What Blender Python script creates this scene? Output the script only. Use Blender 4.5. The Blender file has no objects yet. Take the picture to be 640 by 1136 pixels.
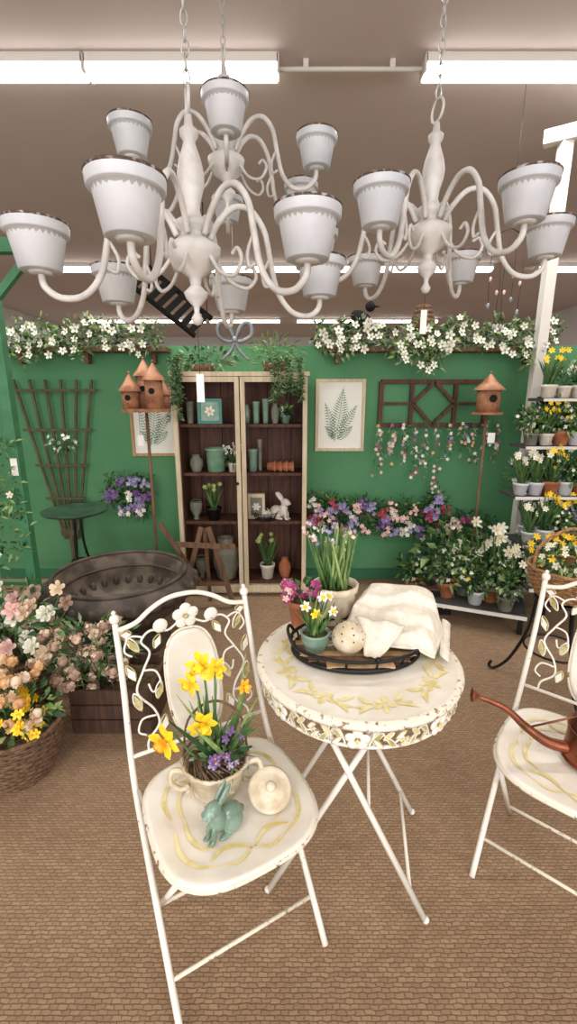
import bpy, math, random
from mathutils import Vector, Matrix
random.seed(7)
R=random.random
def U(a,b): return a+(b-a)*random.random()
sc=bpy.context.scene
try:
    sc.view_settings.view_transform='Standard'
except Exception: pass
# ---------------------------------------------------------------- materials
def lin(c):
    o=[]
    for v in c:
        v=v/255.0
        o.append(v/12.92 if v<=0.04045 else ((v+0.055)/1.055)**2.4)
    return (o[0],o[1],o[2],1)
def M(name,c,c2=None,scale=20,lo=.4,hi=.6,rough=.6,metal=0,bump=0,bscale=None,detail=4,coat=0):
    m=bpy.data.materials.new(name); m.use_nodes=True
    nt=m.node_tree; b=nt.nodes['Principled BSDF']
    b.inputs['Roughness'].default_value=rough; b.inputs['Metallic'].default_value=metal
    b.inputs['Base Color'].default_value=lin(c)
    if coat: b.inputs['Coat Weight'].default_value=coat
    if c2 or bump:
        tc=nt.nodes.new('ShaderNodeTexCoord'); n=nt.nodes.new('ShaderNodeTexNoise')
        n.inputs['Scale'].default_value=scale; n.inputs['Detail'].default_value=detail
        nt.links.new(tc.outputs['Object'],n.inputs['Vector'])
        if c2:
            r=nt.nodes.new('ShaderNodeValToRGB')
            r.color_ramp.elements[0].position=lo; r.color_ramp.elements[0].color=lin(c)
            r.color_ramp.elements[1].position=hi; r.color_ramp.elements[1].color=lin(c2)
            nt.links.new(n.outputs['Fac'],r.inputs['Fac']); nt.links.new(r.outputs['Color'],b.inputs['Base Color'])
        if bump:
            n2=n
            if bscale:
                n2=nt.nodes.new('ShaderNodeTexNoise'); n2.inputs['Scale'].default_value=bscale
                nt.links.new(tc.outputs['Object'],n2.inputs['Vector'])
            bp=nt.nodes.new('ShaderNodeBump'); bp.inputs['Strength'].default_value=bump; bp.inputs['Distance'].default_value=.005
            nt.links.new(n2.outputs['Fac'],bp.inputs['Height']); nt.links.new(bp.outputs['Normal'],b.inputs['Normal'])
    return m
def E(name,c,s):
    m=bpy.data.materials.new(name); m.use_nodes=True; nt=m.node_tree
    for n in list(nt.nodes): nt.nodes.remove(n)
    e=nt.nodes.new('ShaderNodeEmission'); e.inputs[0].default_value=lin(c); e.inputs[1].default_value=s
    o=nt.nodes.new('ShaderNodeOutputMaterial'); nt.links.new(e.outputs[0],o.inputs[0]); return m
def wood(name,c,c2,rough=.7):
    m=bpy.data.materials.new(name); m.use_nodes=True; nt=m.node_tree; b=nt.nodes['Principled BSDF']
    b.inputs['Roughness'].default_value=rough
    tc=nt.nodes.new('ShaderNodeTexCoord'); mp=nt.nodes.new('ShaderNodeMapping'); mp.inputs['Scale'].default_value=(30,30,3)
    n=nt.nodes.new('ShaderNodeTexNoise'); n.inputs['Scale'].default_value=1.5; n.inputs['Detail'].default_value=6
    r=nt.nodes.new('ShaderNodeValToRGB'); r.color_ramp.elements[0].position=.35; r.color_ramp.elements[1].position=.65
    r.color_ramp.elements[0].color=lin(c); r.color_ramp.elements[1].color=lin(c2)
    nt.links.new(tc.outputs['Object'],mp.inputs[0]); nt.links.new(mp.outputs[0],n.inputs['Vector'])
    nt.links.new(n.outputs['Fac'],r.inputs[0]); nt.links.new(r.outputs[0],b.inputs['Base Color']); return m

white=M('distressed_white_paint',(236,231,219),(150,105,70),scale=38,lo=.68,hi=.76,rough=.42)
whiteseat=M('enamel_seat_white',(238,233,221),(224,213,192),scale=9,lo=.4,hi=.75,rough=.38)
rusty=M('worn_white_edge',(230,222,203),(130,88,54),scale=60,lo=.57,hi=.68,rough=.6)
gold=M('painted_gold_leaf',(214,196,120),(232,220,168),scale=30,rough=.5)
goldgreen=M('painted_sage_gold',(164,152,92),(212,198,140),scale=40,rough=.5)
chw=M('chalky_white_metal',(216,213,208),(194,190,185),scale=14,rough=.55)
potw=M('white_bucket_metal',(208,210,213),(190,193,199),scale=6,rough=.42)
rust=M('rust_edge',(80,62,52),(180,175,170),scale=60,lo=.52,hi=.66,rough=.8)
potin=M('bucket_inside',(170,168,165),rough=.6)
chainm=M('chain_steel',(190,188,184),rough=.4,metal=.6)
gA=M('leaf_green',(62,98,48),(92,130,66),scale=30,rough=.55)
gB=M('leaf_dark_green',(34,66,38),(52,88,48),scale=30,rough=.55)
gC=M('leaf_light_green',(120,150,84),(150,172,104),scale=30,rough=.55)
gD=M('leaf_sage',(120,142,110),(150,166,134),scale=30,rough=.6)
stemm=M('stem_green',(86,118,60),rough=.6)
fw=M('petal_white',(240,238,226),(226,226,205),scale=40,rough=.6)
fcr=M('petal_cream',(236,218,192),(226,200,170),scale=40,rough=.6)
fy=M('petal_yellow',(252,220,50),(250,204,34),scale=40,rough=.55)
fo=M('petal_orange',(248,176,40),rough=.55)
fp=M('petal_purple',(104,68,128),(130,94,150),scale=40,rough=.6)
fl=M('petal_lavender',(136,126,172),(164,154,190),scale=40,rough=.6)
fm=M('petal_magenta',(158,46,104),(180,84,134),scale=40,rough=.6)
fr_=M('petal_red',(150,44,58),(176,70,84),scale=40,rough=.6)
fk=M('petal_pink',(226,178,168),(238,206,198),scale=40,rough=.6)
fpeach=M('petal_peach',(212,158,104),(224,184,136),scale=40,rough=.6)
fmauve=M('petal_mauve',(168,134,114),(194,166,144),scale=40,rough=.6)
soil=M('soil_moss',(62,46,32),(90,80,44),scale=60,rough=.95,bump=.6)
terra=M('terracotta',(160,96,62),(180,116,78),scale=12,rough=.8)
copper=M('copper_patina',(150,88,62),(104,62,44),scale=14,rough=.38,metal=.75)
birdw=M('birdhouse_wood',(168,118,84),(138,92,64),scale=18,rough=.65)
birdr=M('birdhouse_copper_roof',(180,130,98),(146,98,70),scale=14,rough=.55,metal=.25)
black=M('black_iron',(24,22,22),rough=.45,metal=.4)
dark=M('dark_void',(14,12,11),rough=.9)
brownw=wood('weathered_brown_wood',(92,64,44),(124,92,66))
crw=wood('dark_crate_wood',(58,40,28),(84,58,42))
darkw=wood('dark_cabinet_wood',(66,38,27),(98,60,42))
creamw=wood('cream_cabinet_wood',(190,172,142),(214,198,168))
tanw=wood('tan_wood',(166,132,92),(190,156,112))
urnm=M('aged_bronze_iron',(60,51,44),(88,76,66),scale=10,rough=.6,bump=.5,bscale=60)
urnin=M('aged_urn_inside',(112,99,84),(70,60,50),scale=8,rough=.7,bump=.4,bscale=40)
greenp=M('green_painted_metal',(50,112,72),(62,126,84),scale=10,rough=.5)
dkgreen=M('green_patina_metal',(38,66,48),(52,84,60),scale=10,rough=.5)
sage=M('sage_glaze',(128,156,138),(100,128,112),scale=9,rough=.25,coat=.5)
mint=M('mint_glaze',(130,164,140),(100,136,112),scale=9,rough=.35)
teal=M('teal_paint',(60,130,116),rough=.5)
cream=M('cream_ceramic',(222,211,188),(200,182,150),scale=24,rough=.5,bump=.3)
creamp=M('white_planter',(222,215,202),(204,194,178),scale=14,rough=.6)
greyc=M('grey_stoneware',(110,112,98),(134,134,118),scale=9,rough=.6)
wick=M('wicker',(168,128,84),(128,92,56),scale=60,rough=.8)
wickd=M('wicker_brown',(120,92,66),(86,62,44),scale=60,rough=.8)
cloth=M('knit_cloth',(238,231,216),(226,217,200),scale=40,rough=.95,bump=.3,bscale=300)
paper=M('print_paper',(232,232,222),rough=.8)
tagm=M('paper_tag',(240,238,232),rough=.8)
pewter=M('pewter_grey',(120,126,132),(150,154,158),scale=8,rough=.45,metal=.5)
fernm=M('printed_fern',(92,128,96),rough=.8)

# ---------------------------------------------------------------- mesh builder
def cat(pts,n=6,closed=False):
    P=[Vector(p) for p in pts]; o=[]
    N=len(P)
    rng=range(N if closed else N-1)
    for i in rng:
        if closed: a,b,c,d=P[(i-1)%N],P[i],P[(i+1)%N],P[(i+2)%N]
        else: a,b,c,d=P[max(i-1,0)],P[i],P[i+1],P[min(i+2,N-1)]
        for k in range(n):
            t=k/n
            o.append(.5*((2*b)+(c-a)*t+(2*a-5*b+4*c-d)*t*t+(3*b-a-3*c+d)*t**3))
    if not closed: o.append(P[-1])
    return o
class MB:
    def __init__(s): s.v=[];s.f=[];s.mi=[];s.sm=[];s.mats=[]
    def m(s,mat):
        if mat not in s.mats: s.mats.append(mat)
        return s.mats.index(mat)
    def add(s,vs,fs,mat,smooth=True):
        o=len(s.v); k=s.m(mat)
        s.v.extend([tuple(v) for v in vs])
        for f in fs: s.f.append([i+o for i in f]); s.mi.append(k); s.sm.append(smooth)
    def tube(s,pts,r,mat,seg=8,closed=False):
        P=[Vector(p) for p in pts]; n=len(P)
        if not hasattr(r,'__len__'): r=[r]*n
        t0=(P[1]-P[0]).normalized()
        up=Vector((0,0,1)) if abs(t0.z)<.9 else Vector((1,0,0))
        nrm=t0.cross(up).normalized(); vs=[];fs=[]
        for i in range(n):
            if closed: t=(P[(i+1)%n]-P[i-1])
            else: t=(P[min(i+1,n-1)]-P[max(i-1,0)])
            if t.length<1e-9: t=t0
            t=t.normalized(); nrm=(nrm-t*nrm.dot(t))
            if nrm.length<1e-6: nrm=t.orthogonal()
            nrm.normalize(); b=t.cross(nrm)
            for k in range(seg):
                a=2*math.pi*k/seg
                vs.append(P[i]+(nrm*math.cos(a)+b*math.sin(a))*r[i])
        for i in range(n if closed else n-1):
            j=(i+1)%n
            for k in range(seg):
                k2=(k+1)%seg
                fs.append([i*seg+k,i*seg+k2,j*seg+k2,j*seg+k])
        if not closed:
            fs.append(list(range(seg))[::-1]); fs.append([(n-1)*seg+k for k in range(seg)])
        s.add(vs,fs,mat)
    def lathe(s,prof,c,mat,seg=24,mod=None,smooth=True,rot=None):
        c=Vector(c);vs=[];fs=[];n=len(prof)
        for i,(r,z) in enumerate(prof):
            for k in range(seg):
                a=2*math.pi*k/seg; rr=r*(mod(a,i) if mod else 1)
                p=Vector((rr*math.cos(a),rr*math.sin(a),z))
                if rot: p=rot@p
                vs.append(c+p)
        for i in range(n-1):
            for k in range(seg):
                k2=(k+1)%seg
                fs.append([i*seg+k,i*seg+k2,(i+1)*seg+k2,(i+1)*seg+k])
        s.add(vs,fs,mat,smooth)
    def disc(s,c,r,mat,seg=16,nrm=(0,0,1),th=0.0,ry=None):
        n=Vector(nrm).normalized(); q=Vector((0,0,1)).rotation_difference(n).to_matrix(); c=Vector(c)
        ry=ry or r
        top=[c+q@Vector((r*math.cos(2*math.pi*k/seg),ry*math.sin(2*math.pi*k/seg),th/2)) for k in range(seg)]
        if th:
            bot=[p-n*th for p in top]
            s.add(top+bot,[list(range(seg)),[seg+k for k in range(seg)][::-1]]+[[k,seg+k,seg+(k+1)%seg,(k+1)%seg] for k in range(seg)],mat,False)
        else: s.add(top,[list(range(seg))],mat,False)
    def box(s,c,d,mat,rot=None):
        c=Vector(c);x,y,z=[q/2 for q in d]
        vs=[Vector((a*x,b*y,e*z)) for a in(-1,1) for b in(-1,1) for e in(-1,1)]
        if rot: vs=[rot@v for v in vs]
        s.add([c+v for v in vs],[[0,1,3,2],[4,6,7,5],[0,4,5,1],[2,3,7,6],[0,2,6,4],[1,5,7,3]],mat,False)
    def beam(s,a,b,w,h,mat,up=(0,0,1)):
        a=Vector(a);b=Vector(b);t=(b-a);L=t.length;t.normalize()
        u=Vector(up)
        if abs(t.dot(u))>.95:u=Vector((0,1,0))
        x=t.cross(u).normalized();y=x.cross(t)
        vs=[]
        for e in(0,L):
            for i,j in((-1,-1),(1,-1),(1,1),(-1,1)): vs.append(a+t*e+x*i*w/2+y*j*h/2)
        s.add(vs,[[0,1,2,3][::-1],[4,5,6,7],[0,1,5,4],[1,2,6,5],[2,3,7,6],[3,0,4,7]],mat,False)
    def ball(s,c,r,mat,seg=12,rings=8,rot=None):
        if not hasattr(r,'__len__'): r=(r,r,r)
        c=Vector(c);vs=[];fs=[]
        def p(x,y,z):
            v=Vector((x*r[0],y*r[1],z*r[2])); 
            if rot: v=rot@v
            return c+v
        vs.append(p(0,0,1))
        for i in range(1,rings):
            a=math.pi*i/rings
            for k in range(seg):
                b=2*math.pi*k/seg; vs.append(p(math.sin(a)*math.cos(b),math.sin(a)*math.sin(b),math.cos(a)))
        vs.append(p(0,0,-1))
        for k in range(seg): fs.append([0,1+k,1+(k+1)%seg])
        for i in range(rings-2):
            for k in range(seg):
                fs.append([1+i*seg+k,1+(i+1)*seg+k,1+(i+1)*seg+(k+1)%seg,1+i*seg+(k+1)%seg])
        L=len(vs)-1;o=1+(rings-2)*seg
        for k in range(seg): fs.append([L,o+(k+1)%seg,o+k])
        s.add(vs,fs,mat)
    def ring(s,c,R_,r,mat,nrm=(0,0,1),seg=24,ts=6,ry=None):
        q=Vector((0,0,1)).rotation_difference(Vector(nrm).normalized()).to_matrix();ry=ry or R_
        s.tube([Vector(c)+q@Vector((R_*math.cos(2*math.pi*k/seg),ry*math.sin(2*math.pi*k/seg),0)) for k in range(seg)],r,mat,ts,True)
    def ribbon(s,pts,ws,nrm,mat,smooth=True):
        P=[Vector(p) for p in pts];vs=[];n=len(P);nrm=Vector(nrm)
        for i in range(n):
            t=(P[min(i+1,n-1)]-P[max(i-1,0)]).normalized();x=t.cross(nrm)
            if x.length<1e-4:x=Vector((1,0,0))
            x.normalize(); w=ws[i] if hasattr(ws,'__len__') else ws
            vs+= [P[i]-x*w/2,P[i]+x*w/2]
        s.add(vs,[[2*i,2*i+1,2*i+3,2*i+2] for i in range(n-1)],mat,smooth)
    def leaf(s,b,d,L,w,mat,droop=.2):
        b=Vector(b);d=Vector(d).normalized()
        x=d.cross(Vector((U(-1,1),U(-1,1),U(-1,1))))
        if x.length<1e-3:x=d.orthogonal()
        x.normalize()
        mid=b+d*L*.45; tip=b+d*L-Vector((0,0,droop*L))
        n=x.cross(d)
        s.add([b,mid-x*w/2+n*w*.15,mid+n*(-w*.12),mid+x*w/2+n*w*.15,tip],[[0,2,1],[0,3,2],[1,2,4],[2,3,4]],mat)
    def blossom(s,c,n,r,mat,k=5,cm=None,cup=.3):
        c=Vector(c);n=Vector(n).normalized();x=n.orthogonal().normalized();y=n.cross(x);a0=U(0,6)
        for i in range(k):
            a=a0+2*math.pi*i/k; d=x*math.cos(a)+y*math.sin(a); e=n.cross(d)
            wd=r*3.0/k
            s.add([c,c+d*r*.5-e*wd*.52+n*r*cup*.4,c+d*r*.88-e*wd*.42+n*r*cup*.8,c+d*r+n*r*cup,c+d*r*.88+e*wd*.42+n*r*cup*.8,c+d*r*.5+e*wd*.52+n*r*cup*.4],[[0,1,2,3,4,5]],mat)
        if cm: s.ball(c+n*r*.12,r*.22,cm,5,4)
    def strap(s,b,top,w,mat,bend=.1,n=5):
        b=Vector(b);t=Vector(top);o=Vector((U(-1,1),U(-1,1),0))*bend*(t-b).length
        pts=[b.lerp(t,i/n)+o*math.sin(math.pi*i/n*.5)*(i/n) for i in range(n+1)]
        s.ribbon(pts,[w*(1-(i/n)**3*.85) for i in range(n+1)],(U(-1,1),U(-1,-.2),.1),mat); return pts[-1]
    def build(s,name,loc=None,rotz=0):
        me=bpy.data.meshes.new(name)
        loc=Vector(loc) if loc is not None else Vector((0,0,0))
        me.from_pydata(s.v,[],s.f)
        for m in s.mats: me.materials.append(m)
        me.polygons.foreach_set('material_index',s.mi); me.polygons.foreach_set('use_smooth',s.sm)
        me.update(); o=bpy.data.objects.new(name,me); o.location=loc; o.rotation_euler[2]=rotz
        bpy.context.collection.objects.link(o); return o
def rell(r):
    while True:
        v=Vector((U(-1,1),U(-1,1),U(-1,1)))
        if v.length<=1: return Vector((v.x*r[0],v.y*r[1],v.z*r[2]))
def clump(mb,c,r,n,L,w,mats,up=.2,droop=.2):
    c=Vector(c)
    for i in range(n):
        p=rell(r); d=Vector((p.x/r[0],p.y/r[1],p.z/r[2]+up))+Vector((U(-.6,.6),U(-.6,.6),U(-.6,.6)))
        mb.leaf(c+p,d,L*U(.7,1.2),w*U(.7,1.2),random.choice(mats),droop)
def blooms(mb,c,r,n,fr,mats,k=5,cm=None,bias=(0,-.8,.3)):
    c=Vector(c)
    for i in range(n):
        p=rell(r); l=max(1e-3,math.sqrt((p.x/r[0])**2+(p.y/r[1])**2+(p.z/r[2])**2)); p=p/l*U(.75,1.08)
        nn=Vector((p.x/r[0],p.y/r[1],p.z/r[2]))*.7+Vector(bias)+Vector((U(-.3,.3),U(-.3,.3),U(-.3,.3)))
        mb.blossom(c+p,nn,fr*U(.75,1.2),random.choice(mats),k,cm)
def hydrangea(mb,c,r,mats,n=34):
    mb.ball(c,r*.75,mats[0],8,6)
    for i in range(n):
        v=Vector((U(-1,1),U(-1,1),U(-.5,1)))
        if v.length<.1: continue
        v.normalize(); mb.blossom(Vector(c)+v*r*U(.85,1.05),v,r*.34,random.choice(mats),4,None,.2)
def rose(mb,c,n,r,mat):
    for k,(rr,cu) in enumerate(((1,.25),(.8,.6),(.55,1.0),(.3,1.6))):
        mb.blossom(Vector(c)+Vector(n).normalized()*r*.1*k,n,r*rr,mat,5,None,cu)
def daffodil(mb,c,n,r,pm=fy,cm=fo):
    n=Vector(n).normalized(); c=Vector(c)
    x=n.orthogonal().normalized();y=n.cross(x)
    for i in range(6):
        a=2*math.pi*i/6+.2*(i%2); d=x*math.cos(a)+y*math.sin(a);e=n.cross(d);z=.06*r*(1 if i%2 else -1)
        mb.add([c+n*z,c+d*r*.45-e*r*.3+n*z,c+d*r*.8-e*r*.22+n*(r*.12+z),c+d*r*1.05+n*(r*.1+z),c+d*r*.8+e*r*.22+n*(r*.12+z),c+d*r*.45+e*r*.3+n*z,c+d*r*.5+n*(r*.1+z)],
               [[0,1,6],[1,2,6],[2,3,6],[3,4,6],[4,5,6],[5,0,6]],pm)
    q=Vector((0,0,1)).rotation_difference(n).to_matrix()
    mb.lathe([(.0,.02),(r*.16,.0),(r*.2,r*.25),(r*.26,r*.5),(r*.36,r*.6),(r*.24,r*.5),(.0,r*.15)],c,cm,10,mod=lambda a,i:1+(.12*math.cos(6*a) if i in(3,4) else 0),rot=q)
def pot(mb,c,r,h,mat,lip=True,fill=True):
    pr=[(0,0),(r*.68,0),(r*.72,h*.02),(r*.93,h*.78)]
    if lip: pr+=[(r*1.02,h*.8),(r*1.04,h*.98)]
    pr+=[(r*1.0,h),(r*.92,h*.99),(r*.86,h*.85)]
    mb.lathe(pr,c,mat,16)
    if fill: mb.lathe([(r*.88,h*.86),(r*.4,h*.92),(0,h*.93)],c,soil,10)
def plant(mb,c,r,h,ph,pm,kind,col=fw):
    x,y,z=c; pot(mb,c,r,h,pm)
    t=Vector((x,y,z+h*.9))
    if kind=='daf':
        for i in range(30):
            a=U(0,6.28); b=t+Vector((math.cos(a)*r*.5*R(),math.sin(a)*r*.5*R(),0))
            mb.strap(b,b+Vector((U(-.4,.4)*ph,U(-.4,.4)*ph,ph*U(.6,1))),.010,random.choice([gA,gB,gA]))
        for i in range(8):
            b=t+Vector((U(-.4,.4)*r,U(-.4,.4)*r,0)); e=b+Vector((U(-.35,.35)*ph,U(-.4,.2)*ph,ph*U(.75,1.1)))
            mb.tube([b,b.lerp(e,.5),e],.0022,stemm,4); mb.blossom(e,(U(-.6,.6),-1,.3),.019,col,6,fy)
    elif kind=='bush':
        clump(mb,t+Vector((0,0,ph*.45)),(ph*.5,ph*.5,ph*.5),130,.042,.02,[gA,gB,gB,gC])
        blooms(mb,t+Vector((0,0,ph*.5)),(ph*.52,ph*.52,ph*.52),14,.011,[col,fw],5,None)
    else:
        for i in range(12):
            b=t; e=b+Vector((U(-.5,.5)*ph,U(-.5,.5)*ph,ph*U(.7,1.1)))
            mb.tube([b,b.lerp(e,.5)+Vector((0,0,.01)),e],.0025,stemm,4)
            for k in range(5):
                mb.blossom(b.lerp(e,.6+.4*k/5)+Vector((U(-.01,.01),U(-.01,.01),0)),(U(-1,1),-1,.4),.009,col,4,None)
        clump(mb,t+Vector((0,0,ph*.3)),(ph*.4,ph*.4,ph*.3),50,.06,.014,[gA,gB])
def wbasket(mb,c,r0,r1,h,mat,n=None):
    c=Vector(c); n=n or int(h/.012)
    for k in range(n+1):
        t=k/n; rr=r0+(r1-r0)*math.sin(t*math.pi/2)
        sg=56
        mb.tube([c+Vector(((rr+.004*math.sin(14*2*math.pi*j/sg+k*math.pi))*math.cos(2*math.pi*j/sg),(rr+.004*math.sin(14*2*math.pi*j/sg+k*math.pi))*math.sin(2*math.pi*j/sg),h*t+.005)) for j in range(sg)],.0068 if k<n else .011,mat,5,True)
    mb.lathe([(0,.004),(r0-.004,.004)]+[(r0+(r1-r0)*math.sin(t*math.pi/2)-.006,h*t) for t in(.33,.66,.95)],c,mat,24)

# ---------------------------------------------------------------- room
def slab(name,lo,hi,mat):
    mb=MB(); c=[(a+b)/2 for a,b in zip(lo,hi)]; mb.box((0,0,0),[b-a for a,b in zip(lo,hi)],mat); return mb.build(name,c)
cm=bpy.data.materials.new('woven_carpet'); cm.use_nodes=True; nt=cm.node_tree; b=nt.nodes['Principled BSDF']; b.inputs['Roughness'].default_value=.95
tc=nt.nodes.new('ShaderNodeTexCoord'); br=nt.nodes.new('ShaderNodeTexBrick'); br.inputs['Scale'].default_value=1
wn=nt.nodes.new('ShaderNodeTexNoise'); wn.inputs['Scale'].default_value=46; wn.inputs['Detail'].default_value=3
vm=nt.nodes.new('ShaderNodeVectorMath'); vm.operation='MULTIPLY_ADD'; vm.inputs[1].default_value=(.020,.010,0)
nt.links.new(tc.outputs['Object'],wn.inputs['Vector']); nt.links.new(wn.outputs['Color'],vm.inputs[0]); nt.links.new(tc.outputs['Object'],vm.inputs[2])
br.inputs['Brick Width'].default_value=.024; br.inputs['Row Height'].default_value=.011; br.inputs['Mortar Size'].default_value=.0024; br.inputs['Mortar Smooth'].default_value=1.0
br.inputs['Color1'].default_value=lin((166,138,109)); br.inputs['Color2'].default_value=lin((147,119,91)); br.inputs['Mortar'].default_value=lin((118,94,71))
nz=nt.nodes.new('ShaderNodeTexNoise'); nz.inputs['Scale'].default_value=1.7; nz.inputs['Detail'].default_value=8
mx=nt.nodes.new('ShaderNodeMix'); mx.data_type='RGBA'; mx.blend_type='MULTIPLY'; mx.inputs[0].default_value=.5
rp=nt.nodes.new('ShaderNodeValToRGB'); rp.color_ramp.elements[0].position=.3; rp.color_ramp.elements[0].color=(.72,.71,.70,1); rp.color_ramp.elements[1].position=.7
nt.links.new(vm.outputs[0],br.inputs['Vector']); nt.links.new(tc.outputs['Object'],nz.inputs['Vector']); nt.links.new(nz.outputs['Fac'],rp.inputs[0])
nt.links.new(br.outputs['Color'],mx.inputs[6]); nt.links.new(rp.outputs[0],mx.inputs[7]); nt.links.new(mx.outputs[2],b.inputs['Base Color'])
bp=nt.nodes.new('ShaderNodeBump'); bp.inputs['Strength'].default_value=.5; bp.inputs['Distance'].default_value=.003; bp.invert=True
nt.links.new(br.outputs['Fac'],bp.inputs['Height']); nt.links.new(bp.outputs['Normal'],b.inputs['Normal'])
ceilm=M('ceiling_paint',(214,201,197),(208,194,190),scale=.6,rough=.85)
wallm=M('green_wall_paint',(84,142,96),(72,131,88),scale=1.2,rough=.75)
neut=M('beige_wall_paint',(208,204,200),rough=.85)
slab('floor',(-6,-5,-.1),(6,15,0),cm)
slab('ceiling',(-6,-5,3.4),(6,15,3.5),ceilm)
slab('wall_back',(-6,15,0),(6,15.1,3.4),neut)
slab('wall_left',(-6.1,-5,0),(-6,15,3.4),neut)
slab('wall_right',(6,-5,0),(6.1,15,3.4),neut)
mb=MB()
for a in((-6,-4.8),(-.4,.4),(4.8,6)): mb.box(((a[0]+a[1])/2,-5.05,1.7),(a[1]-a[0],.1,3.4),neut)
for a in((-4.8,-.4),(.4,4.8)):
    mb.box(((a[0]+a[1])/2,-5.05,.25),(a[1]-a[0],.1,.5),neut); mb.box(((a[0]+a[1])/2,-5.05,3.15),(a[1]-a[0],.1,.5),neut)
mb.build('wall_front')
slab('wall_green_partition',(-3.6,3.65,0),(3.0,3.75,1.9),wallm)
slab('baseboard_green',(-3.6,3.635,0),(3.0,3.65,.09),M('green_trim',(46,104,72),rough=.5))

tubeE=E('fluorescent_glow',(255,251,244),9)
lens=M('fixture_white_metal',(226,222,214),rough=.5)
def fixture(x0,x1,y,power=19):
    cx=(x0+x1)/2;L=x1-x0
    mb=MB(); mb.box((0,0,.078),(L,.13,.044),lens)
    prof=[(-.058,.055),(-.055,.02),(-.03,.004),(0,0),(.03,.004),(.055,.02),(.058,.055)]
    vs=[(sx*L/2*.985,a,bz) for sx in(-1,1) for a,bz in prof]
    mb.add(vs,[[i,i+1,i+8,i+7] for i in range(6)]+[list(range(7)),list(range(7,14))[::-1]],tubeE,False)
    for sx in(-1,1): mb.box((sx*L/2,0,.055),(.012,.13,.08),lens)
    o=mb.build('fluorescent_ceiling_light',(cx,y,3.3))
    ld=bpy.data.lights.new('tube_light','AREA'); ld.shape='RECTANGLE'; ld.size=L*.95; ld.size_y=.1; ld.energy=power; ld.color=(1,.98,.95)
    lo=bpy.data.objects.new('tube_light',ld); lo.parent=o; lo.location=(0,0,-.01); bpy.context.collection.objects.link(lo)
for x in((-3.62,-2.4),(-2.39,-1.17),(-1.16,-.06),(.78,2.0),(2.01,3.23)): fixture(x[0],x[1],3.15)
for x in((-3.4,-2.2),(-1.6,-.4),(-.26,1.3),(1.32,2.95),(3.6,4.8)): fixture(x[0],x[1],7.2)
for x in((-5,-3.8),(-3.7,-2),(-1.9,-.2),(.2,1.8),(2.0,3.6)): fixture(x[0],x[1],11.7)
for x in((-3.6,-2.4),(-1.8,-.6),(.6,1.8),(2.4,3.6)):
    fixture(x[0],x[1],-1.1,26); fixture(x[0],x[1],-3.8,21)
mb=MB(); mb.tube([(-.06,0,0),(.78,0,0)],.012,lens,8)
for x in(.1,.6): mb.box((x,0,.022),(.03,.03,.044),lens)
mb.build('ceiling_conduit',(0,3.15,3.355))
mb=MB(); mb.lathe([(0,-.05),(.02,-.045),(.01,-.02),(.03,-.008),(.035,0)],(0,0,0),lens,12); mb.build('ceiling_sprinkler',(.88,2.35,3.4))
for x in(-2.6,2.6):  # soft fill lamps added behind the camera, at assumed window openings
    ld=bpy.data.lights.new('added_rear_fill','AREA'); ld.shape='RECTANGLE'; ld.size=4.2; ld.size_y=2.3; ld.energy=150; ld.color=(.98,.98,1)
    lo=bpy.data.objects.new('added_rear_fill',ld); lo.location=(x,-4.95,1.7); lo.rotation_euler=(math.radians(90),0,0); bpy.context.collection.objects.link(lo)
w=bpy.data.worlds.new('sky'); sc.world=w; w.use_nodes=True; w.node_tree.nodes['Background'].inputs[0].default_value=(.9,.95,1,1); w.node_tree.nodes['Background'].inputs[1].default_value=.9

mb=MB(); rq=Matrix.Rotation(math.radians(38),3,'Y')@Matrix.Rotation(math.radians(55),3,'X')
for i in range(8): mb.box(rq@Vector((-.35+i*.1,0,0)),(.06,.30,.02),dark,rq)
for sy in(-1,1): mb.box(rq@Vector((0,sy*.15,-.02)),(.82,.03,.05),black,rq)
for sx in(-.35,.35):
    p=rq@Vector((sx,.14,0)); mb.tube([p,(p.x,p.y,.91)],.005,black,6)
mb.build('hanging_slat_rack',(-1.2,5.0,2.49))

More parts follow.
